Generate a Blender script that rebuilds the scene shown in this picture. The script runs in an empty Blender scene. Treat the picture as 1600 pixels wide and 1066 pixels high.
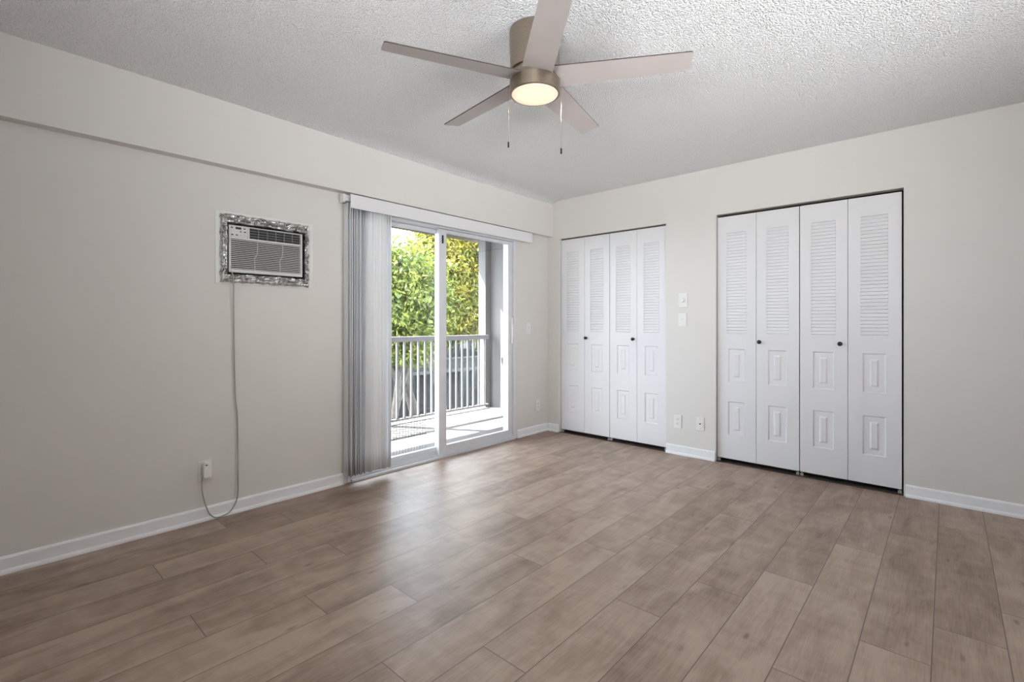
import bpy, bmesh, math, random
from mathutils import Vector, Matrix, noise as mnoise
random.seed(7)
S = bpy.context.scene
COL = S.collection

# ------------------------------------------------------------------ camera
cd = bpy.data.cameras.new('camera'); cam = bpy.data.objects.new('camera', cd); COL.objects.link(cam)
cam.location = (3.1996, -4.1108, 1.1387)
cam.rotation_euler = (math.pi/2, 0, 0.734488)
cd.sensor_width = 36; cd.lens = 754.373*36/1600
cd.shift_y = (506.607-533)/1600
cd.clip_start = .02; cd.clip_end = 200
S.camera = cam

# ------------------------------------------------------------------ colour + world + sun
S.view_settings.view_transform = 'Standard'; S.view_settings.look = 'None'
S.view_settings.gamma = 1; S.view_settings.use_curve_mapping = False
S.view_settings.exposure = 0.58
S.cycles.max_bounces = 14; S.cycles.diffuse_bounces = 9; S.cycles.glossy_bounces = 5
S.cycles.transparent_max_bounces = 24; S.cycles.sample_clamp_indirect = 8
S.cycles.use_denoising = True
S.cycles.caustics_reflective = False; S.cycles.caustics_refractive = False

SKY_STRENGTH = 11
SUN_STRENGTH = 34.0
w = bpy.data.worlds.new('sky'); S.world = w; w.use_nodes = True
nt = w.node_tree; nt.nodes.clear()
wo = nt.nodes.new('ShaderNodeOutputWorld'); bg = nt.nodes.new('ShaderNodeBackground')
tc = nt.nodes.new('ShaderNodeTexCoord'); nz = nt.nodes.new('ShaderNodeTexNoise'); cr = nt.nodes.new('ShaderNodeValToRGB')
nz.inputs['Scale'].default_value = 3.2; nz.inputs['Detail'].default_value = 6
cr.color_ramp.elements[0].position = .38; cr.color_ramp.elements[0].color = (.60, .73, .95, 1)
cr.color_ramp.elements[1].position = .55; cr.color_ramp.elements[1].color = (1, 1, 1, 1)
nt.links.new(tc.outputs['Generated'], nz.inputs['Vector']); nt.links.new(nz.outputs['Fac'], cr.inputs['Fac'])
nt.links.new(cr.outputs['Color'], bg.inputs['Color']); bg.inputs['Strength'].default_value = SKY_STRENGTH
nt.links.new(bg.outputs[0], wo.inputs[0])

sd = bpy.data.lights.new('sun', 'SUN'); sun = bpy.data.objects.new('sun', sd); COL.objects.link(sun)
sd.energy = SUN_STRENGTH; sd.angle = math.radians(.6); sd.color = (1, .96, .9)
sun.rotation_euler = Vector((-1, -.57, 1.62)).to_track_quat('Z', 'Y').to_euler()
sun.location = (-10, -6, 12)

# added fill lights aimed at the ceiling, before two made-up windows outside the view
for (p, aim, e, sx, sy, spr) in (((3.1, -5.36, 1.5), (1.7, -1.7, 3.8), 55, 2.2, 1.0, 100), ((4.52, -2.1, 1.35), (.6, -.9, 2.75), 22, 2.1, .9, 95)):
    ad = bpy.data.lights.new('added_fill_light', 'AREA'); al = bpy.data.objects.new('added_fill_light', ad); COL.objects.link(al)
    ad.shape = 'RECTANGLE'; ad.size = sx; ad.size_y = sy; ad.energy = e; ad.color = (.96, .98, 1); ad.spread = math.radians(spr)
    al.location = p; al.rotation_euler = (Vector(p)-Vector(aim)).to_track_quat('Z', 'Y').to_euler()

# ------------------------------------------------------------------ materials
def lin(c):
    if isinstance(c, str):
        c = [int(c[i:i+2], 16)/255 for i in (0, 2, 4)]
        c = [x/12.92 if x <= .04045 else ((x+.055)/1.055)**2.4 for x in c]
    return (c[0], c[1], c[2], 1)

class Mat:
    def __init__(s, name, col=(.8, .8, .8), rough=.5, metal=0, spec=.5):
        s.m = bpy.data.materials.new(name); s.m.use_nodes = True
        s.t = s.m.node_tree; s.b = s.t.nodes['Principled BSDF']
        s.b.inputs['Base Color'].default_value = lin(col); s.b.inputs['Roughness'].default_value = rough
        s.b.inputs['Metallic'].default_value = metal; s.b.inputs['Specular IOR Level'].default_value = spec
    def n(s, t, **k):
        x = s.t.nodes.new('ShaderNode'+t)
        for a, b in k.items():
            if hasattr(x, a): setattr(x, a, b)
            else: x.inputs[a].default_value = b
        return x
    def l(s, a, b): s.t.links.new(a, b)
    def coord(s, scale=(1, 1, 1)):
        tc = s.n('TexCoord'); mp = s.n('Mapping'); mp.inputs['Scale'].default_value = scale
        s.l(tc.outputs['Object'], mp.inputs['Vector']); return mp.outputs[0]
    def noise(s, scale=5, detail=3, rough=.5, stretch=(1, 1, 1), dist=0):
        x = s.n('TexNoise'); x.inputs['Scale'].default_value = scale; x.inputs['Detail'].default_value = detail
        x.inputs['Roughness'].default_value = rough; x.inputs['Distortion'].default_value = dist
        s.l(s.coord(stretch), x.inputs['Vector']); return x.outputs['Fac']
    def ramp(s, fac, stops):
        r = s.n('ValToRGB'); e = r.color_ramp.elements
        while len(e) < len(stops): e.new(.5)
        for i, (p, c) in enumerate(stops): e[i].position = p; e[i].color = lin(c)
        s.l(fac, r.inputs[0]); return r.outputs[0]
    def bump(s, h, strength=.3, dist=.002):
        b = s.n('Bump'); b.inputs['Strength'].default_value = strength; b.inputs['Distance'].default_value = dist
        s.l(h, b.inputs['Height']); s.l(b.outputs[0], s.b.inputs['Normal']); return b
    def base(s, c): s.l(c, s.b.inputs['Base Color'])

def plain(name, col, rough=.5, metal=0, spec=.5, var=.03, nscale=6, bump=.0, bscale=200):
    """painted / plastic / metal surface with slight procedural variation"""
    M = Mat(name, col, rough, metal, spec); c = lin(col)
    a = tuple(max(0, x*(1-var)) for x in c[:3]); b = tuple(min(1, x*(1+var)) for x in c[:3])
    M.base(M.ramp(M.noise(nscale, 3), [(.3, a), (.7, b)]))
    if bump: M.bump(M.noise(bscale, 2), bump, .001)
    return M.m

m_wall = plain('wall_paint', (.665, .648, .618), .75, spec=.25, var=.012, nscale=3, bump=.12, bscale=130)
m_white = plain('white_door_paint', (.70, .70, .712), .42, spec=.4, var=.01, nscale=4, bump=.04, bscale=160)
m_base = plain('white_baseboard_paint', (.80, .81, .83), .4, spec=.45, var=.02, nscale=15)
m_alum = plain('white_aluminium', (.66, .67, .70), .4, spec=.5, var=.03, nscale=12)
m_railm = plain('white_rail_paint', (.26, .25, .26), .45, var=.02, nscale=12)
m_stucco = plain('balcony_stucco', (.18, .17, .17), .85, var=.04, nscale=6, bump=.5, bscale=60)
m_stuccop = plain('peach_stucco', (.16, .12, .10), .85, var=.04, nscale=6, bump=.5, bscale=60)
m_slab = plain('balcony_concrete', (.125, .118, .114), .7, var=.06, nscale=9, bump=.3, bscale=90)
m_plate = plain('ivory_plastic', (.74, .735, .71), .35, var=.01)
m_dark = plain('dark_slot', (.02, .02, .02), .6, var=.1)
m_knob = plain('dark_bronze', (.025, .023, .022), .35, .6, var=.2, nscale=60)
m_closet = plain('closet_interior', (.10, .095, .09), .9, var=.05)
m_track = plain('brown_track_metal', (.09, .075, .065), .5, .4, var=.1)
m_nickel = None
M = Mat('brushed_nickel', (.38, .32, .25), .34, 1)
M.base(M.ramp(M.noise(60, 4, .6, (1, 1, 14)), [(.3, (.30, .245, .19)), (.7, (.42, .35, .28))]))
M.b.inputs['Anisotropic'].default_value = .5; m_nickel = M.m
m_blade = plain('blade_light_face', (.47, .425, .41), .42, 0, .45, var=.03, nscale=8)
m_blade_edge = plain('blade_dark_edge', (.05, .035, .03), .5, var=.1)
m_acwhite = plain('ac_plastic', (.60, .60, .59), .45, var=.02)
m_acdark = plain('ac_dark_void', (.03, .03, .032), .6, var=.1)
m_btn = plain('button_grey', (.05, .05, .055), .5, var=.1)
m_cord = plain('grey_cord', (.34, .33, .31), .5, var=.03)
M = Mat('vane_fabric', (.80, .81, .82), .55, 0, .3)
M.base(M.ramp(M.noise(8, 2, .5, (1, 1, .2)), [(.3, (.84, .85, .86)), (.7, (.89, .90, .91))]))
M.b.inputs['Transmission Weight'].default_value = 0
tr = M.n('BsdfTranslucent'); tr.inputs['Color'].default_value = (.8, .82, .84, 1); mx = M.n('MixShader'); mx.inputs[0].default_value = .15
M.l(M.b.outputs[0], mx.inputs[1]); M.l(tr.outputs[0], mx.inputs[2]); M.l(mx.outputs[0], M.t.nodes['Material Output'].inputs[0])
m_vane = M.m

# foil tape
M = Mat('crumpled_foil', (.62, .62, .62), .26, 1)
h = M.noise(34, 4, .6, (1, 1, 1), 1.2)
M.base(M.ramp(h, [(.3, (.26, .26, .26)), (.5, (.50, .50, .50)), (.7, (.82, .82, .82))])); M.bump(h, .5, .010)
m_foil = M.m

# popcorn ceiling
M = Mat('popcorn_ceiling', (.78, .79, .80), .95, 0, .1)
v = M.n('TexVoronoi'); v.inputs['Scale'].default_value = 120; v.inputs['Randomness'].default_value = 1
M.l(M.coord(), v.inputs['Vector'])
n1 = M.noise(150, 2, .7)
ma = M.n('Math', operation='MULTIPLY_ADD'); M.l(v.outputs['Distance'], ma.inputs[0]); ma.inputs[1].default_value = -.8; M.l(n1, ma.inputs[2])
M.bump(ma.outputs[0], 1, .0105)
M.base(M.ramp(n1, [(.36, (.75, .76, .77)), (.52, (.97, .975, .98))]))  # crevice shade between the grains put into the colour
m_ceil = M.m

# glass: mostly see-through pane with a thin reflection
M = Mat('clear_glass', (1, 1, 1), 0)
t_ = M.n('BsdfTransparent'); t_.inputs[0].default_value = (.93, .95, .95, 1); g_ = M.n('BsdfGlossy'); g_.inputs['Roughness'].default_value = 0
ge = M.n('NewGeometry'); io = M.n('MapRange'); M.l(ge.outputs['Backfacing'], io.inputs[0]); io.inputs[3].default_value = 1.45; io.inputs[4].default_value = 1/1.45
fr = M.n('Fresnel'); M.l(io.outputs[0], fr.inputs[0]); mx = M.n('MixShader')
M.l(fr.outputs[0], mx.inputs[0]); M.l(t_.outputs[0], mx.inputs[1]); M.l(g_.outputs[0], mx.inputs[2])
M.l(mx.outputs[0], M.t.nodes['Material Output'].inputs[0]); m_glass = M.m

# lamp diffuser
M = Mat('lit_frosted_glass', (.45, .42, .38), .4)
lw = M.n('LayerWeight'); lw.inputs[0].default_value = .35
gc = M.n('TexCoord'); vl = M.n('VectorMath', operation='LENGTH'); mp = M.n('Mapping'); mp.inputs['Scale'].default_value = (1, 1, 0); M.l(gc.outputs['Object'], mp.inputs[0]); M.l(mp.outputs[0], vl.inputs[0])
ec = M.ramp(vl.outputs['Value'], [(.0, (1, .80, .55)), (.075, (.95, .72, .48)), (.101, (.72, .52, .34))])
M.l(ec, M.b.inputs['Emission Color']); M.b.inputs['Emission Strength'].default_value = .62
m_lamp = M.m

# wood planks: per-plank value stored in attribute, uv in metres inside each plank
M = Mat('oak_laminate', (.4, .3, .25), .40, 0, .8)
uv = M.n('UVMap'); uv.uv_map = 'plank_uv'; sp = M.n('SeparateXYZ'); M.l(uv.outputs[0], sp.inputs[0])
at = M.n('Attribute'); at.attribute_name = 'plank'; rnd = at.outputs['Fac']
cb = M.n('CombineXYZ'); M.l(sp.outputs[0], cb.inputs[0]); M.l(sp.outputs[1], cb.inputs[1])
off = M.n('Math', operation='MULTIPLY'); off.inputs[1].default_value = 37.0; M.l(rnd, off.inputs[0]); M.l(off.outputs[0], cb.inputs[2])
def ntex(scale, stretch, detail=4, rough=.55, dist=0):
    mp = M.n('Mapping'); mp.inputs['Scale'].default_value = stretch; M.l(cb.outputs[0], mp.inputs[0])
    x = M.n('TexNoise'); x.inputs['Scale'].default_value = scale; x.inputs['Detail'].default_value = detail
    x.inputs['Roughness'].default_value = rough; x.inputs['Distortion'].default_value = dist; M.l(mp.outputs[0], x.inputs[0]); return x.outputs['Fac']
blot = ntex(1.0, (9, 2.6, 1), 4, .55, .8)
fine = ntex(1.0, (210, 9, 1), 3, .6)
ringn = ntex(1.0, (5, 1.6, 1), 1.5, .4, .3)
rg = M.n('Math', operation='MULTIPLY'); rg.inputs[1].default_value = 22; M.l(ringn, rg.inputs[0])
rs = M.n('Math', operation='SINE'); M.l(rg.outputs[0], rs.inputs[0])
cross = ntex(1.0, (5, 15, 1), 3, .55, .5)
def madd(a, k, b):
    x = M.n('Math', operation='MULTIPLY_ADD'); M.l(a, x.inputs[0]); x.inputs[1].default_value = k
    if hasattr(b, 'links'): M.l(b, x.inputs[2])
    else: x.inputs[2].default_value = b
    return x.outputs[0]
val = madd(rnd, .20, -.10)
val = madd(blot, .85, val)
val = madd(fine, .45, val)
val = madd(cross, .32, val)
val = madd(rs.outputs[0], .016, val)
woodc = M.ramp(val, [(.48, (.140, .088, .060)), (.70, (.262, .180, .132)), (.98, (.385, .290, .228))])
# knots
vk = M.n('TexVoronoi'); mp = M.n('Mapping'); mp.inputs['Scale'].default_value = (9, 3.2, 1); M.l(cb.outputs[0], mp.inputs[0]); M.l(mp.outputs[0], vk.inputs[0]); vk.inputs['Scale'].default_value = 1
kr = M.ramp(vk.outputs['Distance'], [(.02, (.40, .34, .32)), (.10, (1, 1, 1))])
mk = M.n('MixRGB', blend_type='MULTIPLY'); mk.inputs[0].default_value = .9; M.l(woodc, mk.inputs[1]); M.l(kr, mk.inputs[2])
# seams
W, L = .1963, 1.22
def edge(o, size, t):
    a = M.n('Math', operation='SUBTRACT'); a.inputs[0].default_value = size; M.l(o, a.inputs[1])
    b = M.n('Math', operation='MINIMUM'); M.l(o, b.inputs[0]); M.l(a.outputs[0], b.inputs[1])
    c = M.n('Math', operation='LESS_THAN'); M.l(b.outputs[0], c.inputs[0]); c.inputs[1].default_value = t; return c.outputs[0]
e1 = edge(sp.outputs[0], W, .0017); e2 = edge(sp.outputs[1], L, .0017)
em = M.n('Math', operation='MAXIMUM'); M.l(e1, em.inputs[0]); M.l(e2, em.inputs[1])
mm = M.n('MixRGB'); M.l(em.outputs[0], mm.inputs[0]); M.l(mk.outputs[0], mm.inputs[1]); mm.inputs[2].default_value = (.10, .07, .055, 1)
M.base(mm.outputs[0])
M.bump(fine, .06, .001)
m_wood = M.m

def leafmat(name, c1, c2, c3):
    M = Mat(name, c1, .5, 0, .4)
    a = M.n('Attribute'); a.attribute_name = 'leaf'
    c = M.ramp(a.outputs['Fac'], [(0, c1), (.5, c2), (1, c3)]); M.base(c)
    t = M.n('BsdfTranslucent'); M.l(c, t.inputs[0]); x = M.n('MixShader'); x.inputs[0].default_value = .38
    M.l(M.b.outputs[0], x.inputs[1]); M.l(t.outputs[0], x.inputs[2]); M.l(x.outputs[0], M.t.nodes['Material Output'].inputs[0]); return M.m
m_leaf_g = leafmat('green_leaves', (.012, .030, .010), (.07, .10, .015), (.21, .235, .032))
m_leaf_y = leafmat('yellow_green_leaves', (.022, .04, .010), (.13, .14, .015), (.31, .22, .018))
m_leaf_d = leafmat('dark_green_leaves', (.010, .026, .012), (.026, .052, .018), (.06, .085, .022))
m_bark = plain('grey_bark', (.055, .048, .043), .9, var=.4, nscale=9, bump=.8, bscale=30)
m_bwall = plain('grey_green_render', (.017, .021, .021), .9, var=.15, nscale=3)
m_bband = plain('pale_concrete_band', (.05, .058, .058), .9, var=.1, nscale=3)
m_bdoor = plain('navy_door', (.008, .009, .013), .6, var=.2)
m_bglass = plain('dark_window_glass', (.03, .04, .05), .15, var=.2)
m_grass = plain('grass_ground', (.018, .027, .011), .95, var=.4, nscale=2)
m_asph = plain('asphalt', (.03, .03, .032), .9, var=.2, nscale=5)

# ------------------------------------------------------------------ mesh helpers
def link(name, me, mat, parent=None):
    o = bpy.data.objects.new(name, me); COL.objects.link(o)
    if mat:
        for x in (mat if isinstance(mat, (list, tuple)) else [mat]): me.materials.append(x)
    if parent: o.parent = parent
    return o
def tag(o, label=None, cat=None, group=None, kind=None):
    if label: o['label'] = label
    if cat: o['category'] = cat
    if group: o['group'] = group
    if kind: o['kind'] = kind
    return o
def empty(name, loc, label, cat, group=None, rz=0, kind=None):
    o = bpy.data.objects.new(name, None); COL.objects.link(o); o.location = loc; o.rotation_euler = (0, 0, rz)
    o.empty_display_size = .05
    return tag(o, label, cat, group, kind)

class MB:
    def __init__(s, off=(0, 0, 0)): s.bm = bmesh.new(); s.o = Vector(off)
    def box(s, a, b, mi=0):
        a = Vector(a)-s.o; b = Vector(b)-s.o
        vs = [s.bm.verts.new((x, y, z)) for x in (a[0], b[0]) for y in (a[1], b[1]) for z in (a[2], b[2])]
        for f in ((0, 1, 3, 2), (4, 6, 7, 5), (0, 4, 5, 1), (2, 3, 7, 6), (0, 2, 6, 4), (1, 5, 7, 3)):
            q = s.bm.faces.new([vs[i] for i in f]); q.material_index = mi
        return s
    def quad(s, pts, mi=0):
        f = s.bm.faces.new([s.bm.verts.new(Vector(p)-s.o) for p in pts]); f.material_index = mi; return s
    def lathe(s, prof, c, n=48, axis='z', mi=0):
        """prof: list of (r, h); closed solid of revolution about axis through c"""
        c = Vector(c)-s.o; rings = []
        for r, h in prof:
            ring = []
            for k in range(n):
                t = 2*math.pi*k/n; a, b = r*math.cos(t), r*math.sin(t)
                p = {'z': (a, b, h), 'x': (h, a, b), 'y': (a, h, b)}[axis]
                ring.append(s.bm.verts.new(c+Vector(p)))
            rings.append(ring)
        for i in range(len(rings)-1):
            for k in range(n):
                f = s.bm.faces.new((rings[i][k], rings[i][(k+1) % n], rings[i+1][(k+1) % n], rings[i+1][k])); f.material_index = mi; f.smooth = True
        for r in (rings[0], rings[-1]):
            f = s.bm.faces.new(r); f.material_index = mi
        return s
    def tube(s, pts, r, n=8, mi=0):
        pts = [Vector(p)-s.o for p in pts]; rings = []
        for i, p in enumerate(pts):
            d = (pts[min(i+1, len(pts)-1)]-pts[max(i-1, 0)]).normalized()
            u = d.orthogonal().normalized() if i == 0 else (u-d*u.dot(d)).normalized()
            v = d.cross(u); rr = r[i] if isinstance(r, (list, tuple)) else r
            rings.append([s.bm.verts.new(p+(u*math.cos(2*math.pi*k/n)+v*math.sin(2*math.pi*k/n))*rr) for k in range(n)])
        for i in range(len(rings)-1):
            for k in range(n):
                f = s.bm.faces.new((rings[i][k], rings[i][(k+1) % n], rings[i+1][(k+1) % n], rings[i+1][k])); f.smooth = True; f.material_index = mi
        s.bm.faces.new(rings[0]); s.bm.faces.new(rings[-1]); return s
    def prism(s, prof, p0, p1, mi=0):
        """extrude a closed 3D profile (list of points) by p1-p0"""
        d = Vector(p1)-Vector(p0); a = [s.bm.verts.new(Vector(p)-s.o) for p in prof]; b = [s.bm.verts.new(Vector(p)+d-s.o) for p in prof]
        n = len(prof)
        for i in range(n): s.bm.faces.new((a[i], a[(i+1) % n], b[(i+1) % n], b[i])).material_index = mi
        s.bm.faces.new(a).material_index = mi; s.bm.faces.new(b).material_index = mi; return s
    def build(s, name, mat, parent=None, bevel=0, seg=2, recalc=True):
        if recalc: bmesh.ops.recalc_face_normals(s.bm, faces=s.bm.faces)
        for e in s.bm.edges:
            if len(e.link_faces) == 2 and e.calc_face_angle(0) > .6: e.smooth = False
        me = bpy.data.meshes.new(name); s.bm.to_mesh(me); s.bm.free()
        o = link(name, me, mat, parent); o.location = s.o if not parent else (0, 0, 0)
        if bevel:
            m = o.modifiers.new('bevel', 'BEVEL'); m.width = bevel; m.segments = seg; m.limit_method = 'ANGLE'; m.angle_limit = math.radians(40)
        return o
def struct(o, label=None, cat=None): return tag(o, label, cat, None, 'structure')

# ------------------------------------------------------------------ room shell
H = 2.44; XR = 4.6; YF = -5.45
BX, BZ = .0725, 2.0676            # beam face and underside
# wall openings
SL = (-2.335, -.515, 2.03)         # slider y0,y1,top
AC = (-3.140, -2.630, 1.400, 1.786) # sleeve y0,y1,z0,z1
mb = MB()
T = -.16
mb.box((T, YF-.2, 0), (0, AC[0], H)); mb.box((T, AC[0], 0), (0, AC[1], AC[2])); mb.box((T, AC[0], AC[3]), (0, AC[1], H))
mb.box((T, AC[1], 0), (0, SL[0], H)); mb.box((T, SL[0], SL[2]), (0, SL[1], H)); mb.box((T, SL[1], 0), (0, .7, H))
struct(mb.build('wall_left', m_wall), 'greige painted wall holding the air conditioner and the sliding glass door', 'wall')
struct(MB().box((0, YF, BZ), (BX, 0, H)).build('trim_1', m_wall), 'long boxed beam painted like the wall above the sliding door', 'beam')

C1 = (.163, 1.335, 2.035); C2 = (1.768, 2.982, 2.045); WT = .11
mb = MB()
mb.box((0, 0, 0), (C1[0], WT, H)); mb.box((C1[0], 0, C1[2]), (C1[1], WT, H)); mb.box((C1[1], 0, 0), (C2[0], WT, H))
mb.box((C2[0], 0, C2[2]), (C2[1], WT, H)); mb.box((C2[1], 0, 0), (XR, WT, H))
struct(mb.build('wall_back', m_wall), 'greige painted wall around the two louvered closets', 'wall')
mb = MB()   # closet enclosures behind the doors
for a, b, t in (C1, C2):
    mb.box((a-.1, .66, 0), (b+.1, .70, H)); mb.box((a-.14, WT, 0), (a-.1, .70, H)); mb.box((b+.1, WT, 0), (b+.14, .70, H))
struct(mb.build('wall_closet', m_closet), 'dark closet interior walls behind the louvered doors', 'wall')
struct(MB().box((0, YF-.14, 0), (XR, YF, H)).build('wall_front', m_wall), 'greige wall behind the viewer', 'wall')
struct(MB().box((XR, YF-.14, 0), (XR+.12, .7, H)).build('wall_right', m_wall), 'greige wall at the right outside the view', 'wall')
wf = MB()  # made-up rear window, a backing for the fill light
wf.box((1.95, YF, .9), (4.25, YF+.02, .96)).box((1.95, YF, 2.06), (4.25, YF+.02, 2.12)).box((1.95, YF, .96), (2.01, YF+.02, 2.06)).box((4.19, YF, .96), (4.25, YF+.02, 2.06)).box((3.07, YF, .96), (3.13, YF+.02, 2.06))
wf.box((2.01, YF, .96), (4.19, YF+.006, 2.06))
struct(wf.build('added_window_1', m_alum), 'added white window frame with a closed panel behind the viewer, backing a fill light', 'window')
wf = MB(); a, b = -3.25, -.95  # second made-up window, set behind the right-hand fill light
wf.box((XR-.02, a, .9), (XR, b, .96)).box((XR-.02, a, 2.02), (XR, b, 2.08)).box((XR-.02, a, .96), (XR, a+.06, 2.02)).box((XR-.02, b-.06, .96), (XR, b, 2.02)).box((XR-.02, -2.13, .96), (XR, -2.07, 2.02))
wf.box((XR-.006, a+.06, .96), (XR, b-.06, 2.02))
struct(wf.build('added_window_2', m_alum), 'added white window frame with a closed panel in the right wall, backing a fill light', 'window')

# ceiling with a small fillet where it meets the beam
mb = MB()
mb.box((T, YF-.2, H), (XR+.12, .8, H+.15))
struct(mb.build('ceiling', m_ceil), 'white popcorn textured ceiling', 'ceiling')
mb = MB(); n = 10; pr = []
ys = [YF]+[-3.2+i*.2 for i in range(17)]
grid = []
for y in ys:
    k = max(0, min(1, (y+3.2)/2.0)); row = []
    for i in range(n+1):
        t = i/n; row.append(mb.bm.verts.new((BX+t*.10, y, H-.0005-k*.028*(1-t)**1.6)))
    row.append(mb.bm.verts.new((BX+.10, y, H+.02))); row.append(mb.bm.verts.new((BX, y, H+.02))); grid.append(row)
for a, b in zip(grid, grid[1:]):
    for i in range(len(a)): mb.bm.faces.new((a[i], a[(i+1) % len(a)], b[(i+1) % len(a)], b[i])).smooth = i < n
struct(mb.build('trim_2', m_ceil), 'textured fillet between ceiling and beam', 'trim')

# floor: every plank a face with its own uv and random value, joints where the photo has them
X0 = .018
joints = {0: -3.176, 1: -2.89, 2: -2.335, 3: -3.19, 4: -2.89, 5: -2.333, 6: -3.19, 7: -2.90, 8: -2.33, 9: -1.978, 10: -2.913, 11: -2.335,
          12: -1.975, 13: -1.675, 14: -2.345, 15: -1.982, 16: -1.695, 17: -2.62, 18: -1.3, 19: -2.1, 20: -2.8, 21: -1.6, 22: -2.2, 23: -2.9, -1: -2.5}
bm = bmesh.new(); uvl = bm.loops.layers.uv.new('plank_uv'); al_ = bm.faces.layers.float.new('plank')
vals = {}
for k in range(-1, 24):
    xa, xb = X0+k*W, X0+(k+1)*W
    xa_, xb_ = max(xa, 0), min(xb, XR)
    if xb_ <= xa_: continue
    j = joints[k]
    for i in range(-5, 6):
        ya, yb = j+i*L, j+(i+1)*L
        ya_, yb_ = max(ya, YF), min(yb, .68)
        if yb_ <= ya_: continue
        f = bm.faces.new([bm.verts.new((x, y, 0)) for x, y in ((xa_, ya_), (xb_, ya_), (xb_, yb_), (xa_, yb_))])
        f[al_] = random.random()
        for lp in f.loops: lp[uvl].uv = (lp.vert.co.x-xa, lp.vert.co.y-ya)
me = bpy.data.meshes.new('floor'); bm.to_mesh(me); bm.free()
struct(link('floor', me, m_wood), 'light brown oak laminate plank floor', 'floor')
struct(MB().box((T-.0, YF-.2, -.2), (XR+.12, .8, -.002)).build('floor_slab', m_slab), 'concrete slab under the plank floor', 'floor')

# baseboards
def baseboard(name, label, axis, a, b):
    if axis == 'y':
        pr = [(0, a, 0), (.022, a, 0), (.022, a, .010), (.018, a, .017), (.012, a, .021), (.012, a, .070), (.008, a, .078), (0, a, .080)]
        mb = MB().prism(pr, (0, a, 0), (0, b, 0))
    else:
        pr = [(a, 0, 0), (a, -.022, 0), (a, -.022, .010), (a, -.018, .017), (a, -.012, .021), (a, -.012, .070), (a, -.008, .078), (a, 0, .080)]
        mb = MB().prism(pr, (a, 0, 0), (b, 0, 0))
    struct(mb.build(name, m_base), label, 'baseboard')
baseboard('baseboard_left', 'long white baseboard under the air conditioner', 'y', YF, -2.37)
baseboard('baseboard_left', 'short white baseboard between sliding door and corner', 'y', -.50, 0)
baseboard('baseboard_back', 'tiny white baseboard between corner and narrower closet', 'x', .0225, C1[0]-.006)
baseboard('baseboard_back', 'white baseboard between the two closets', 'x', C1[1]+.005, C2[0]-.004)
baseboard('baseboard_back', 'white baseboard right of the wider closet', 'x', C2[1]+.01, XR)

# ------------------------------------------------------------------ closet bifold doors
def leaf_mesh(w, h, panel_w):
    """front face looks along -y, local x 0..w, z 0..h"""
    mb = MB(); t = .032
    g = .0015
    cx = w/2; a = cx-panel_w/2; b = cx+panel_w/2; la, lb = cx-.076, cx+.076
    def P(x, z, d=0): return (x, d, z)
    zl0, zl1 = 1.028, 1.853
    rows = [(0, .196, None), (.196, .470, 'p'), (.470, .630, None), (.630, .902, 'p'), (.902, zl0, None), (zl0, zl1, 'l'), (zl1, h, None)]
    def q(x0, x1, z0, z1, d=0): mb.quad([P(x0, z0, d), P(x1, z0, d), P(x1, z1, d), P(x0, z1, d)])
    def frame(o, i, do, di):
        (x0, x1, z0, z1), (u0, u1, w0, w1) = o, i
        O = [P(x0, z0, do), P(x1, z0, do), P(x1, z1, do), P(x0, z1, do)]; I = [P(u0, w0, di), P(u1, w0, di), P(u1, w1, di), P(u0, w1, di)]
        for k in range(4): mb.quad([O[k], O[(k+1) % 4], I[(k+1) % 4], I[k]])
    for z0, z1, kind in rows:
        if kind is None: q(g, w-g, z0, z1); continue
        x0, x1 = (a, b) if kind == 'p' else (la, lb)
        q(g, x0, z0, z1); q(x1, w-g, z0, z1)
        if kind == 'p':
            r0 = (x0, x1, z0, z1); r1 = (x0+.007, x1-.007, z0+.007, z1-.007); r2 = (x0+.040, x1-.040, z0+.040, z1-.040); r3 = (x0+.050, x1-.050, z0+.052, z1-.052)
            frame(r0, r1, 0, .007); frame(r1, r2, .007, .0065); frame(r2, r3, .0065, .001); q(r3[0], r3[1], r3[2], r3[3], .001)
        else:
            n = 33; p = (z1-z0)/n
            e = .004
            for k in range(n):
                zb = z0+k*p; zt = zb+p
                # slat: leans out towards the bottom, then a dark undercut
                mb.quad([P(x0, zb+.0035, 0.0005), P(x1, zb+.0035, 0.0005), P(x1, zt-.001, .007), P(x0, zt-.001, .007)])
                mb.quad([P(x0, zb+.0035, 0.0005), P(x1, zb+.0035, 0.0005), P(x1, zb+.001, .004), P(x0, zb+.001, .004)])
                mb.quad([P(x0, zb+.001, .004), P(x1, zb+.001, .004), P(x1, zb-.001, .007), P(x0, zb-.001, .007)])
                mb.quad([P(x0, zb-.001, 0), P(x0, zb-.001, .009), P(x0, zt, .009), P(x0, zt, 0)])
                mb.quad([P(x1, zb-.001, 0), P(x1, zb-.001, .009), P(x1, zt, .009), P(x1, zt, 0)])
            mb.quad([P(x0, z0, 0), P(x1, z0, 0), P(x1, z0, .009), P(x0, z0, .009)]); mb.quad([P(x0, z1, 0), P(x1, z1, 0), P(x1, z1, .009), P(x0, z1, .009)])
    q(g, w-g, 0, h, t)
    for x in (g, w-g): mb.quad([P(x, 0, 0), P(x, 0, t), P(x, h, t), P(x, h, 0)])
    for z in (0, h): mb.quad([P(g, z, 0), P(w-g, z, 0), P(w-g, z, t), P(g, z, t)])
    bmesh.ops.remove_doubles(mb.bm, verts=mb.bm.verts, dist=.0001)
    return mb
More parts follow.
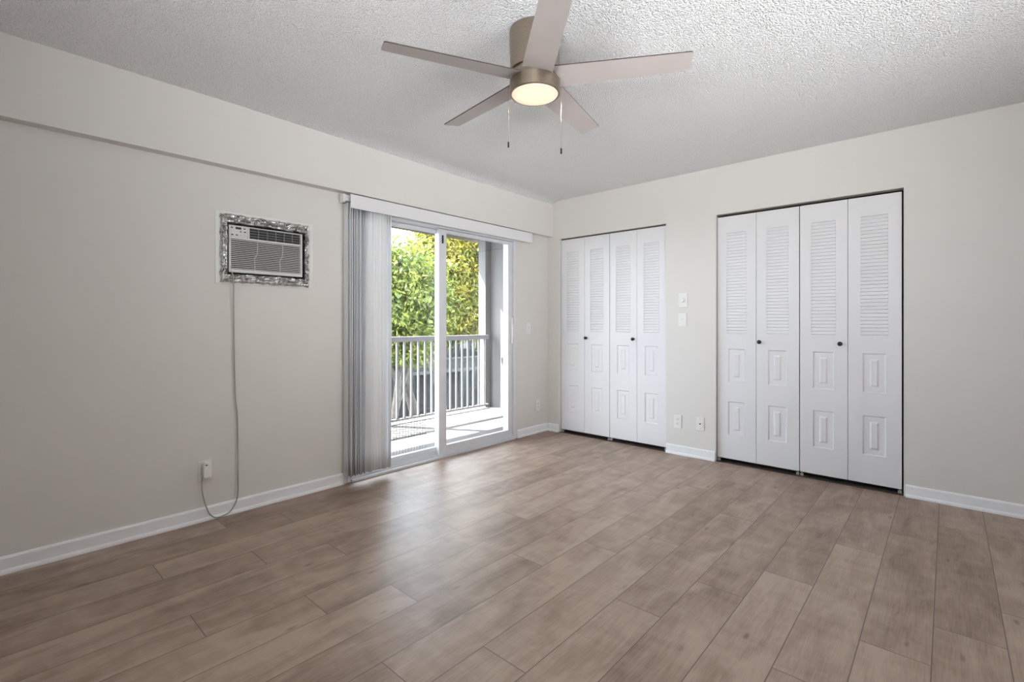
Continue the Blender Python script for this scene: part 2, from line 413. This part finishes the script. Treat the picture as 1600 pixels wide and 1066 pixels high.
def bifold(name, label, x0, w, h, zb, yf, knob_x, pw, swap):
    r = empty(name, (x0, yf, zb), label, 'closet door', None, 0, 'structure')
    for i in range(2):
        l = leaf_mesh(w, h, pw).build('leaf', m_white, r, recalc=True); l.location = (i*w, 0, 0)
        if i == swap:
            kb = MB().lathe([(.0001, -.034), (.008, -.034), (.0135, -.031), (.0160, -.026), (.0155, -.021), (.010, -.016), (.006, -.012), (.006, -.004), (.011, -.002), (.011, -.0002), (.0001, -.0002)], (0, 0, 0), 28, 'y')
            k = kb.build('knob', m_knob, l); k.location = (knob_x, 0, .998-zb); tag(k, 'round dark bronze knob')
    for x in (.012, 2*w-.012):
        p = MB().box((x-.010, .006, -zb+.0005), (x+.010, .024, -.012)).lathe([(.004, -.012), (.004, 0)], (x, .015, 0), 10).build('pivot_bracket', m_cord, r)
    return r
YD = .026
w1 = (C1[1]-C1[0]-.010)/4; w2 = (C2[1]-C2[0]-.014)/4
ZB = .034
bifold('door_2', 'left folding pair of white louvered doors on the narrower closet by the corner', C1[0]+.004, w1-.0008, 1.988, ZB, YD, .024, .13, 1)
bifold('door_3', 'right folding pair of white louvered doors on the narrower closet by the corner', C1[0]+.004+2*w1+.001, w1-.0008, 1.988, ZB, YD, w1-.034, .13, 0)
bifold('door_4', 'left folding pair of white louvered doors on the wider closet', C2[0]+.005, w2-.0012, 1.990, ZB, YD, .027, .13, 1)
bifold('door_5', 'right folding pair of white louvered doors on the wider closet', C2[0]+.005+2*w2+.001, w2-.0012, 1.990, ZB, YD, w2-.045, .13, 0)
for i, (a, b, t) in enumerate((C1, C2)):
    struct(MB().box((a+.002, .03, t-.010), (b-.002, .055, t-.0005)).build('trim_%d' % (3+i), m_track), 'dark overhead door track of the %s closet' % ('narrower', 'wider')[i], 'door track')
    struct(MB().box((a+.001, .0, .0003), (b-.001, .1, .004)).build('trim_%d' % (5+i), m_track), 'brown threshold strip under the %s closet doors' % ('narrower', 'wider')[i], 'threshold')

# ------------------------------------------------------------------ sliding glass door
dr = empty('door_1', (-.05, -1.43, 0), 'white aluminium sliding glass door to the balcony', 'sliding door', None, 0, 'structure')
def dpart(name, boxes, mat, parent=dr, bev=.002, label=None):
    mb = MB((-.05, -1.43, 0))
    for a, b in boxes: mb.box(a, b)
    o = mb.build(name, mat, parent, bev)
    if label: o['label'] = label
    return o
y0, y1, zt = SL
fr_ = dpart('door_frame', [((-.14, y0, .0), (.006, y0+.03, zt)), ((-.14, y1-.03, 0), (.006, y1, zt)), ((-.14, y0+.03, zt-.075), (.006, y1-.03, zt))], m_alum)
dpart('sill_track', [((-.14, y0+.03, .0), (.022, y1-.03, .018)), ((-.008, y0+.03, .018), (-.004, y1-.03, .034)), ((-.062, y0+.03, .018), (-.056, y1-.03, .040)), ((-.125, y0+.03, .018), (-.12, y1-.03, .034))], m_alum)
# inner (right) sash, x -.045..-.012
a, b = -1.478, y1-.032
rs_ = [((-.050, a, .022), (-.014, a+.082, zt-.078)), ((-.050, b-.060, .022), (-.014, b, zt-.078)), ((-.050, a+.082, .022), (-.014, b-.060, .095)), ((-.050, a+.082, 1.925), (-.014, b-.060, zt-.078))]
sash = dpart('sliding_sash', rs_, m_alum)
dpart('glass_pane', [((-.034, a+.08, .09), (-.029, b-.058, 1.93))], m_glass, sash, 0)
# outer (left) sash, x -.105..-.07
a2, b2 = y0+.032, -1.40
ls_ = [((-.108, a2, .022), (-.070, a2+.06, zt-.078)), ((-.108, b2-.05, .022), (-.070, b2, zt-.078)), ((-.108, a2+.06, .022), (-.070, b2-.05, .080)), ((-.108, a2+.06, 1.922), (-.070, b2-.05, zt-.078))]
sash2 = dpart('fixed_sash', ls_, m_alum)
dpart('glass_pane', [((-.092, a2+.055, .075), (-.087, b2-.045, 1.925))], m_glass, sash2, 0)
dpart('door_latch', [((-.013, b-.026, .945), (.010, b-.010, 1.20)), ((.006, b-.030, 1.0), (.016, b-.008, 1.14))], m_plate, sash, .003, 'white pull latch')
dpart('sash_lock', [((-.0135, a+.030, 1.83), (-.008, a+.045, 1.90)), ((-.012, a+.033, 1.845), (-.003, a+.042, 1.875))], m_dark, sash, .001, 'small dark lock on the sash stile')

# ------------------------------------------------------------------ vertical blind
bl = empty('vertical_blind', (.06, -1.37, 2.06), 'white vertical blind drawn to the left side of the sliding door', 'blind')
def P2(mb, name, mat, par, bev=0): o = mb.build(name, mat, par, bev); return o
O = (.06, -1.37, 2.06)
MB(O).box((.106, -2.366, 1.951), (.110, -.381, 2.047)).box((.080, -2.362, 2.040), (.106, -.385, 2.044)).build('valance', m_white, bl, .0008)
MB(O).box((.030, -2.386, 2.005), (.070, -.40, 2.045)).build('headrail', m_alum, bl, .003)
MB(O).box((.026, -2.402, 1.992), (.074, -2.385, 2.050)).build('end_cap', m_plate, bl, .003)
def vane_mesh(flare=0):
    mb = MB(); nx, nz = 6, 14; hw = .0445; hz = 1.93
    g = []
    for j in range(nz+1):
        z = -hz*j/nz; row = []
        for i in range(nx+1):
            t = i/nx*2-1
            row.append(mb.bm.verts.new((t*hw, .006*(1-t*t)+flare*(j/nz)**3*.006, z)))
        g.append(row)
    for j in range(nz):
        for i in range(nx):
            mb.bm.faces.new((g[j][i], g[j][i+1], g[j+1][i+1], g[j+1][i])).smooth = True
    me = bpy.data.meshes.new('vane'); mb.bm.to_mesh(me); mb.bm.free(); me.materials.append(m_vane); return me
vm = [vane_mesh(0), vane_mesh(1), vane_mesh(-1)]
# (y, rotation in degrees from the wall normal)
vy = []
y = -2.372
for i in range(12): vy.append((y, random.uniform(-7, 7)+4)); y += .0125
vy += [(y+.014, -30), (y+.034, -62), (y+.060, -70), (y+.086, -55), (y+.108, -38), (y+.128, -25), (y+.146, -14), (y+.166, -10), (y+.186, -16)]
for i, (y, a) in enumerate(vy):
    o = bpy.data.objects.new('vane', vm[i % 3]); COL.objects.link(o); o.parent = bl
    o.location = Vector((.052, y, 1.992+.0))-Vector(O); o.rotation_euler = (0, 0, math.radians(-a))
    m = o.modifiers.new('thick', 'SOLIDIFY'); m.thickness = .0008

# ------------------------------------------------------------------ air conditioner
tag(MB().box((0, -3.174, 1.380), (.006, AC[0], 1.812)).box((0, AC[1], 1.380), (.006, -2.588, 1.812)).box((0, AC[0], 1.380), (.006, AC[1], AC[2])).box((0, AC[0], AC[3]), (.006, AC[1], 1.812)).build('mounting_panel', m_plate, None, .001),
    'white rectangular trim board on the wall around the foil taped air conditioner', 'panel')
# foil frame: a crumpled ring
bm = bmesh.new(); fy0, fy1, fz0, fz1 = -3.151, -2.620, 1.386, 1.800
gy0, gy1, gz0, gz1 = -3.109, -2.655, 1.448, 1.736
ring = []
N = 60
def loop(y0, y1, z0, z1, x):
    pts = []
    for k in range(N): pts.append((x, y0+(y1-y0)*k/N, z0))
    for k in range(N): pts.append((x, y1, z0+(z1-z0)*k/N))
    for k in range(N): pts.append((x, y1-(y1-y0)*k/N, z1))
    for k in range(N): pts.append((x, y0, z1-(z1-z0)*k/N))
    return pts
prof = [(0, .0065), (.06, .016), (.18, .024), (.34, .020), (.5, .026), (.66, .018), (.82, .022), (.93, .006), (1, -.06)]
rows = []
for t, x in prof:
    L_ = loop(fy0+(gy0-fy0)*t, fy1+(gy1-fy1)*t, fz0+(gz0-fz0)*t, fz1+(gz1-fz1)*t, x); row = []
    for i, p in enumerate(L_):
        v = Vector(p); nn = 1.3*mnoise.noise_vector(v*30)+.45*mnoise.noise_vector(v*80)
        if 0 < t < 1: v += Vector((abs(nn.x)*.013, nn.y*.005, nn.z*.005))
        elif t == 0: v += Vector((0, nn.y*.006, nn.z*.006))
        row.append(bm.verts.new(v))
    rows.append(row)
for a, b in zip(rows, rows[1:]):
    for i in range(len(a)): bm.faces.new((a[i], a[(i+1) % len(a)], b[(i+1) % len(a)], b[i]))
bmesh.ops.recalc_face_normals(bm, faces=bm.faces)
me = bpy.data.meshes.new('foil'); bm.to_mesh(me); bm.free()
fo = link('foil_tape', me, m_foil); tag(fo, 'crumpled silver foil tape sealing the gap around the air conditioner', 'foil tape')

acr = empty('air_conditioner', (-.05, -2.88, 1.45), 'white through-wall air conditioner with louvered grille and trailing grey cord', 'air conditioner')
O = (-.05, -2.88, 1.45)
ay0, ay1, az0, az1 = -3.106, -2.664, 1.450, 1.734
MB(O).box((-.155, AC[0]+.002, AC[2]+.002), (-.14, AC[1]-.002, AC[3]-.002)).build('sleeve', m_acdark, acr)
MB(O).box((-.40, ay0+.008, az0+.006), (-.006, ay1-.008, az1-.006)).build('housing', m_acwhite, acr, .003)
# front: frame around the grille, the vent and the control panel
f = MB(O)
xf = .018
gy_0, gy_1, gz_0, gz_1 = -3.094, -2.676, 1.470, 1.652   # grille opening
vy_0, vy_1, vz_0, vz_1 = -2.990, -2.676, 1.664, 1.728   # vent opening
f.box((-.006, ay0, az0), (xf, gy_0, az1)); f.box((-.006, ay1-.012, az0), (xf, ay1, az1)); f.box((-.006, gy_0, az0), (xf, ay1-.012, gz_0))
f.box((-.006, gy_0, gz_1), (xf, ay1-.012, vz_0)); f.box((-.006, gy_0, vz_1), (xf, ay1-.012, az1)); f.box((-.006, -3.0, vz_0), (xf, vy_0, vz_1))
f.build('front_frame', m_acwhite, acr, .0015)
MB(O).box((-.005, gy_0, gz_0), (-.002, ay1-.012, vz_1)).build('back_screen', m_acdark, acr)
g = MB(O); n = 16; p = (gz_1-gz_0)/n
for k in range(n):
    z = gz_0+p*(k+.5)
    g.prism([(.004, gy_0, z+.0045), (.017, gy_0, z+.0005), (.017, gy_0, z-.003), (.015, gy_0, z-.003), (.004, gy_0, z+.001)], (0, gy_0, 0), (0, ay1-.012, 0))
g.build('grille', m_acwhite, acr)
for yc in (-2.954, -2.802):
    pts = [(.0185, yc+(.008 if t < .45 else -.008 if t > .6 else .008-.016*(t-.45)/.15)*(1)+.002*math.sin(t*9), gz_1-(gz_1-gz_0)*t) for t in [i/16 for i in range(17)]]
    MB(O).tube(pts, .0022, 6).build('wavy_rib', m_acwhite, acr)
v = MB(O)
for k in range(1, 4): z = vz_0+(vz_1-vz_0)*k/4; v.box((.004, vy_0, z-.0012), (.014, ay1-.012, z+.0012))
for k in range(1, 6): yy = vy_0+(ay1-.012-vy_0)*k/6; v.box((.006, yy-.0012, vz_0), (.0165, yy+.0012, vz_1))
v.build('vent_grid', plain('vent_plastic', (.25, .25, .25), .5), acr)
cp = MB(O).box((.0, -3.094, vz_0), (.019, -3.002, vz_1)).build('control_panel', m_acwhite, acr, .002)
MB(O).box((.019, -3.070, 1.711), (.0202, -3.038, 1.724)).build('display', m_acdark, cp)
for (yy, zz, s) in [(-3.090, 1.718, 1), (-3.020, 1.718, 1), (-3.041, 1.698, .7), (-3.018, 1.698, 1), (-3.088, 1.676, 1.1), (-3.063, 1.676, 1)]:
    MB(O).box((.019, yy-.006*s, zz-.0035), (.0206, yy+.006*s, zz+.0035)).build('button', m_btn, cp, .0006)
for (yy, zz) in [(-3.041, 1.677), (-3.018, 1.677)]:
    MB(O).box((.019, yy-.004, zz-.003), (.0206, yy+.004, zz+.003)).build('button', plain('pale_button', (.45, .45, .45)), cp, .0006)
cord = [(.022, -3.096, 1.452), (.040, -3.090, 1.425), (.036, -3.086, 1.36), (.022, -3.081, 1.241), (.018, -3.077, .934), (.018, -3.070, .702), (.018, -3.060, .585), (.020, -3.058, .392), (.024, -3.058, .20), (.028, -3.060, .122),
        (.030, -3.073, .066), (.032, -3.100, .028), (.034, -3.133, .0135), (.034, -3.165, .009), (.034, -3.190, .018), (.032, -3.216, .052), (.030, -3.239, .132), (.034, -3.250, .20), (.038, -3.250, .258)]
def smooth(pts, n=6):
    out = []; P = [Vector(p) for p in pts]
    for i in range(len(P)-1):
        p0, p1, p2, p3 = P[max(i-1, 0)], P[i], P[i+1], P[min(i+2, len(P)-1)]
        for k in range(n):
            t = k/n; out.append(.5*((2*p1)+(p2-p0)*t+(2*p0-5*p1+4*p2-p3)*t*t+(3*p1-p0-3*p2+p3)*t**3))
    out.append(P[-1]); return out
cd_ = MB(O).tube(smooth(cord), .0038, 8).build('power_cord', m_cord, acr)
mb = MB(O)
mb.prism([(.0095, -3.245, .255), (.0095, -3.208, .255), (.0095, -3.204, .318), (.0095, -3.212, .345), (.0095, -3.238, .345), (.0095, -3.245, .330)], (0, 0, 0), (.040, 0, 0))
plug = mb.build('plug', m_plate, cd_, .004)
MB(O).box((.047, -3.236, .326), (.0508, -3.226, .333)).build('test_button', m_btn, plug, .0005)

# ------------------------------------------------------------------ wall plates
def plate(name, label, cat, wall, u, z, w=.070, h=.114, kind='outlet', group=None):
    """wall 'L': on x=0 facing +x, u is y;  wall 'B': on y=0 facing -y, u is x"""
    r = empty(name, (0, u, z) if wall == 'L' else (u, 0, z), label, cat, group, math.pi/2 if wall == 'L' else 0)
    # local frame: front faces -y, x to the right
    MB().box((-w/2, -.006, -h/2), (w/2, -.0002, h/2)).build('plate', m_plate, r, .002)
    if kind == 'outlet':
        for dz in (-.0195, .0195):
            s = MB().prism([(.0165*math.cos(t)*(1 if abs(math.cos(t)) < .8 else .95), -.006, dz+.0145*max(-.9, min(.9, math.sin(t)))) for t in [2*math.pi*k/20 for k in range(20)]], (0, 0, 0), (0, -.002, 0)).build('socket', m_plate, r)
            MB().box((-.0085, -.0084, dz-.002), (-.006, -.0078, dz+.007)).box((.006, -.0084, dz-.002), (.0085, -.0078, dz+.007)).lathe([(.0025, -.0084), (.0025, -.0078)], (0, 0, dz-.008), 10, 'y').build('slots', m_dark, s)
        MB().lathe([(.003, -.0075), (.003, -.006)], (0, 0, 0), 12, 'y').build('screw', m_plate, r)
    elif kind == 'toggle':
        MB().box((-.006, -.008, -.012), (.006, -.006, .012)).build('toggle_slot', m_plate, r)
        MB().prism([(-.0045, -.006, -.002), (.0045, -.006, -.002), (.0045, -.006, .009), (-.0045, -.006, .009)], (0, 0, 0), (0, -.014, .006)).build('toggle', m_plate, r)
        for dz in (-.030, .030): MB().lathe([(.003, -.0068), (.003, -.006)], (0, 0, dz), 12, 'y').build('screw', m_plate, r)
    elif kind == 'dimmer':
        MB().lathe([(.0001, -.026), (.014, -.026), (.0165, -.023), (.018, -.008), (.018, -.006)], (0, 0, 0), 28, 'y').build('dial', m_plate, r)
        MB().lathe([(.024, -.0072), (.024, -.006)], (0, 0, 0), 28, 'y').build('dial_ring', m_plate, r)
    elif kind == 'coax':
        for dz in (-.040, .040): MB().lathe([(.0035, -.0068), (.0035, -.006)], (0, 0, dz), 12, 'y').build('screw', m_cord, r)
        MB().lathe([(.0065, -.009), (.0065, -.006)], (0, 0, 0), 6, 'y').lathe([(.0045, -.018), (.0045, -.009)], (0, 0, 0), 14, 'y').build('connector', m_track, r)
    return r
plate('wall_outlet', 'white wall outlet low on the left wall with the air conditioner plug in it', 'outlet', 'L', -3.228, .292)
plate('wall_outlet', 'white wall outlet low between the sliding door and the corner', 'outlet', 'L', -.168, .290)
plate('light_switch', 'white light switch beside the sliding door', 'switch', 'L', -.323, 1.097, kind='toggle')
plate('dimmer_switch', 'ivory wall plate with round dial between the two closets', 'dimmer', 'B', 1.491, 1.346, .078, .124, 'dimmer')
plate('light_switch', 'ivory toggle switch below the round dial between the closets', 'switch', 'B', 1.487, 1.176, .072, .114, 'toggle')
plate('wall_outlet', 'white double outlet low on the wall between the closets', 'outlet', 'B', 1.443, .287)
plate('cable_outlet', 'white cable socket plate beside the wider closet', 'cable outlet', 'B', 1.641, .293, .066, .114, 'coax')

# ------------------------------------------------------------------ ceiling fan
FX, FY = 1.834, -2.447
fan = empty('ceiling_fan', (FX, FY, H), 'brushed nickel five blade ceiling fan with glowing light', 'ceiling fan')
O = (FX, FY, H)
MB(O).lathe([(.0001, H), (.113, H), (.1135, H-.004), (.1095, 2.268), (.108, 2.262), (.0001, 2.262)], (FX, FY, 0), 64).build('motor_housing', m_nickel, fan)
MB(O).lathe([(.0001, 2.2615), (.100, 2.2615), (.100, 2.2185), (.0001, 2.2185)], (FX, FY, 0), 48).build('hub', m_nickel, fan)
MB(O).lathe([(.0001, 2.218), (.1105, 2.218), (.1120, 2.216), (.1120, 2.162), (.110, 2.1595), (.1035, 2.1595), (.1035, 2.166), (.0001, 2.166)], (FX, FY, 0), 64).build('light_ring', m_nickel, fan)
MB(O).lathe([(.0001, 2.1655), (.1030, 2.1655), (.1030, 2.1610), (.100, 2.1570), (.085, 2.1535), (.05, 2.151), (.0001, 2.150)], (FX, FY, 0), 64).build('light_diffuser', m_lamp, fan)['label'] = 'glowing warm white round diffuser'
def blade_mesh():
    mb = MB(); r0, r1 = .075, .662; w0, w1 = .134, .104; th = .005
    out = []
    n = 14
    for k in range(n+1): x = r0+(r1-.008-r0)*k/n; out.append((x, (w0+(w1-w0)*k/n)/2))
    tip = [(r1-.003, w1/2-.003), (r1, w1/2-.010), (r1-.001, -w1/2+.010), (r1-.004, -w1/2+.003)]
    poly = [(x, y) for x, y in out]+tip+[(x, -y) for x, y in reversed(out)]
    lo = [mb.bm.verts.new((x, y, -th/2)) for x, y in poly]; hi = [mb.bm.verts.new((x, y, th/2)) for x, y in poly]
    mb.bm.faces.new(lo).material_index = 0; mb.bm.faces.new(hi).material_index = 0
    for i in range(len(poly)): mb.bm.faces.new((lo[i], lo[(i+1) % len(poly)], hi[(i+1) % len(poly)], hi[i])).material_index = 1
    bmesh.ops.recalc_face_normals(mb.bm, faces=mb.bm.faces)
    me = bpy.data.meshes.new('blade'); mb.bm.to_mesh(me); mb.bm.free(); me.materials.append(m_blade); me.materials.append(m_blade_edge); return me
bm_ = blade_mesh(); PITCH = math.radians(-12)
for k in range(5):
    o = bpy.data.objects.new('blade', bm_); COL.objects.link(o); o.parent = fan
    a = math.radians(-115+72*k)
    o.matrix_local = Matrix.Translation((0, 0, 2.231-H)) @ Matrix.Rotation(a, 4, 'Z') @ Matrix.Rotation(PITCH, 4, 'X')
R_ = Vector((math.cos(.7345), math.sin(.7345), 0))
for s, z1, f in ((-1, 1.925, .0), (1, 1.897, .02)):
    c = Vector((FX, FY, 0))+R_*s*.1135
    ch = MB(O); z = 2.195
    ch.tube([(c.x-R_.x*s*.006, c.y-R_.y*s*.006, 2.195), (c.x+R_.x*s*.003, c.y+R_.y*s*.003, 2.193), (c.x+R_.x*s*.004, c.y+R_.y*s*.004, 2.185)], .003, 8)
    z = 2.184
    cc = c+R_*s*.004
    ch.tube([(cc.x, cc.y, 2.186), (cc.x, cc.y, z1+.024)], .0005, 5)
    while z > z1+.03:
        ch.lathe([(.0002, -.0015), (.0010, -.0006), (.0010, .0006), (.0002, .0015)], (cc.x, cc.y, z), 6); z -= .0048
    c_ = ch.build('pull_chain', m_nickel, fan)
    MB(O).lathe([(.0015, z1+.026), (.0035, z1+.024), (.0037, z1+.001), (.002, z1)], (cc.x, cc.y, 0), 12).build('fob', m_knob, c_)
# the light of the fan, shining down from the diffuser
pd = bpy.data.lights.new('fan_lamp', 'SPOT'); pl = bpy.data.objects.new('fan_lamp', pd); COL.objects.link(pl)
pd.spot_size = math.radians(172); pd.spot_blend = .6; pd.shadow_soft_size = 0.0; pd.energy = 15; pd.color = (1, .93, .84)
pl.location = (0, 0, 2.146-H); pl.parent = fan

# ------------------------------------------------------------------ balcony
ZF = -.03
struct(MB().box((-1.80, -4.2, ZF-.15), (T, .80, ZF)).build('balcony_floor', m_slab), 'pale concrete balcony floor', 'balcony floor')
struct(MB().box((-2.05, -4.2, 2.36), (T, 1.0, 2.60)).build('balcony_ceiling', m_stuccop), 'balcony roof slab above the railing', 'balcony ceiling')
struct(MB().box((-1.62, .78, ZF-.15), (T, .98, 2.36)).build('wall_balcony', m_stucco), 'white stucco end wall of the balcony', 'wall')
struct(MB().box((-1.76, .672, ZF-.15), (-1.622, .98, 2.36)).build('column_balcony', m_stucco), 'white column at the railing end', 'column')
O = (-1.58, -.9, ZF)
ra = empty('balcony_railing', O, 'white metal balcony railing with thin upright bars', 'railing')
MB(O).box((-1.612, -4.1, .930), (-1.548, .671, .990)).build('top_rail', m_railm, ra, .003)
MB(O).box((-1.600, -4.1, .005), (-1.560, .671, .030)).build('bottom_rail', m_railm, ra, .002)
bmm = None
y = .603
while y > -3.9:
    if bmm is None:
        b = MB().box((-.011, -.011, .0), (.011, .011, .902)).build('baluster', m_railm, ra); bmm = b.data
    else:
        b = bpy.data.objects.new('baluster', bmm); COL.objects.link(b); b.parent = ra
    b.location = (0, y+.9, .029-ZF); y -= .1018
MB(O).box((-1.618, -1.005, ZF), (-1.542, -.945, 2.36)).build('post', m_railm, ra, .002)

# wire guard outside the fixed pane
g = MB((-.13, -1.75, 0))
yy = -1.540
while yy > -2.28:
    g.tube([(-.122, yy, .03), (-.122, yy, .375)], .0016, 6); yy -= .029
zz = .205
while zz < .375:
    g.tube([(-.1195, -2.28, zz), (-.1195, -1.540, zz)], .0012, 6); zz += .0235
g.tube([(-.118, -2.285, .205), (-.118, -1.535, .205)], .0035, 8); g.tube([(-.118, -2.285, .03), (-.118, -1.535, .03)], .003, 8)
g.tube([(-.118, -2.285, .375), (-.118, -1.535, .375)], .002, 8)
tag(g.build('wire_guard', plain('wire_grey', (.16, .16, .17), .5, .3)), 'low grey wire mesh guard outside the left glass pane', 'wire guard')

# ------------------------------------------------------------------ outside: ground, building, trees
GZ = -3.0
struct(MB().box((-60, -40, GZ-.2), (-.5, 50, GZ)).build('ground', m_grass), 'grassy ground two storeys below the balcony', 'ground')
tag(MB().box((-13.6, -20, GZ), (-11.4, 35, GZ+.03)).build('driveway', m_asph), 'grey asphalt driveway behind the trees', 'driveway')
O = (-16, 8, GZ)
bd = empty('apartment_building', O, 'dark grey apartment building with pale walkway bands behind the trees', 'building')
bx = -14.0
MB(O).box((-24, -8, GZ), (bx-1.2, 28, 1.3)).build('wall', m_bwall, bd)
MB(O).box((bx-1.2, -8, -1.10), (bx, 28, -.95)).build('walkway_slab', m_bband, bd)
MB(O).box((bx-.08, -8, -.95), (bx-.03, 28, -.50)).build('walkway_panel', m_bwall, bd)
MB(O).box((bx-.10, -8, -.50), (bx, 28, -.42)).build('walkway_rail', m_bband, bd)
MB(O).box((bx-1.2, -8, 1.3), (bx+.3, 28, 1.5)).build('roof_slab', m_bband, bd)
yb = -6
i = 0
while yb < 26:
    MB(O).box((bx-.15, yb-.12, GZ), (bx+.02, yb+.12, 1.3)).build('pillar', m_bband if i % 2 else m_bwall, bd)
    for z0 in (GZ, -.95):
        d = MB(O).box((bx-1.2, yb+.8, z0), (bx-1.14, yb+1.7, z0+2.0)).build('door', m_bdoor, bd)
        w_ = MB(O).box((bx-1.2, yb+2.2, z0+.8), (bx-1.15, yb+3.5, z0+1.9)).build('window', m_bband, bd)
        MB(O).box((bx-1.15, yb+2.26, z0+.86), (bx-1.13, yb+3.44, z0+1.84)).build('pane', m_bglass, w_)
    yb += 4; i += 1

def crown(name, parent, blobs, nleaf, size, mat, seed, tint=0):
    rnd = random.Random(seed); bm = bmesh.new(); la = bm.faces.layers.float.new('leaf')
    org = parent.location
    tot = sum(b[3]**2 for b in blobs)
    for bx_, by_, bz_, r in blobs:
        n = int(nleaf*r*r/tot); nc = max(6, n//22)
        for _ in range(nc):
            d = Vector((rnd.gauss(0, 1), rnd.gauss(0, 1), rnd.gauss(0, 1))).normalized()
            cpt = Vector((bx_, by_, bz_))+d*r*(.55+.5*rnd.random()**.6)
            hue = rnd.random()
            cr_ = .20+.14*rnd.random()
            for __ in range(22):
                q = Vector((rnd.gauss(0, 1), rnd.gauss(0, 1), rnd.gauss(0, .7)))*cr_*.6
                p = cpt+q-org
                nrm = (d*.5+Vector((rnd.gauss(0, .7), rnd.gauss(0, .7), .6+rnd.gauss(0, .5)))).normalized()
                u = nrm.orthogonal().normalized(); u.rotate(Matrix.Rotation(rnd.random()*6.28, 3, nrm)); v = nrm.cross(u)
                s = size*(.6+.8*rnd.random())
                pts = [p-u*s, p-u*s*.1+v*s*.42, p+u*s, p-u*s*.1-v*s*.42]
                pts[2] = pts[2]-nrm*s*.25
                f = bm.faces.new([bm.verts.new(x) for x in pts]); f[la] = max(0, min(1, hue*.55+rnd.random()*.45+tint))
    me = bpy.data.meshes.new(name); bm.to_mesh(me); bm.free()
    o = link(name, me, mat, parent); return o
def tree(label, x, y, blobs, nleaf, size, mat, seed, tr_r=.14, tint=0):
    r = empty('leafy_tree', (x, y, GZ), label, 'tree', 'trees outside the balcony')
    rnd = random.Random(seed+99)
    o = Vector((x, y, GZ)); mb = MB(o)
    top = max(b[2] for b in blobs)
    pts = [Vector((x+rnd.uniform(-.12, .12)*i, y+rnd.uniform(-.12, .12)*i, GZ+(top-GZ)*i/6)) for i in range(7)]
    mb.tube(pts, [tr_r*(1-.11*i) for i in range(7)], 10); mb.build('trunk', m_bark, r)
    bb = MB(o)
    for b in blobs:
        s = pts[2+rnd.randrange(2)]; e = Vector(b[:3]); mid = (s+e)/2+Vector((rnd.uniform(-.2, .2), rnd.uniform(-.2, .2), -.15))
        bb.tube([s, mid, e, e+(e-mid)*.5], [tr_r*.5, tr_r*.35, tr_r*.2, tr_r*.07], 7)
        for _ in range(5):
            q = e+Vector((rnd.uniform(-1, 1), rnd.uniform(-1, 1), rnd.uniform(-.6, 1)))*b[3]*.8
            bb.tube([e, (e+q)/2+Vector((0, 0, .1)), q], [tr_r*.16, tr_r*.1, tr_r*.04], 5)
    bb.build('branches', m_bark, r)
    crown('foliage', r, blobs, nleaf, size, mat, seed, tint)
    return r
tree('bright green leafy tree filling the left door pane beyond the railing', -6.6, 2.5,
     [(-6.4, 2.3, 2.1, 1.0), (-6.6, 3.1, 1.5, .9), (-6.3, 1.5, 1.6, 1.0), (-6.9, 2.4, 2.6, .55), (-6.2, 2.7, .75, .55), (-6.8, 3.5, 2.1, .8)], 24000, .064, m_leaf_g, 1, .12, .1)
tree('yellow-green tree behind the middle stile of the sliding door', -7.4, 4.6,
     [(-7.3, 4.5, 2.5, .95), (-7.5, 5.0, 3.3, .95), (-7.1, 4.2, 1.6, .9), (-7.5, 4.5, 3.3, .65), (-7.2, 5.2, 1.7, .9)], 24000, .064, m_leaf_y, 2, .15, .05)
tree('yellow tinged tree seen at the right door pane near the balcony column', -7.2, 6.3,
     [(-7.1, 6.0, 2.9, 1.1), (-7.3, 6.9, 2.2, 1.1), (-7.0, 5.9, 1.6, .9), (-7.4, 6.6, 3.6, .9)], 20000, .064, m_leaf_y, 3, .13, -.05)
tree('dark green tree standing farther back behind the yellow-green one', -10.6, 6.0,
     [(-10.6, 5.6, 2.3, 1.3), (-10.8, 8.2, 3.6, 1.5), (-10.4, 6.2, 1.4, 1.4), (-10.8, 9.4, 2.8, 1.7)], 12000, .11, m_leaf_d, 4, .2, .1)
tree('dark green tree behind the bright green one at the left', -10.2, 3.4,
     [(-10.2, 3.2, 1.8, 1.3), (-10.4, 4.4, 1.6, 1.4), (-10.2, 2.0, 2.0, 1.5)], 9000, .11, m_leaf_d, 5, .2, .1)
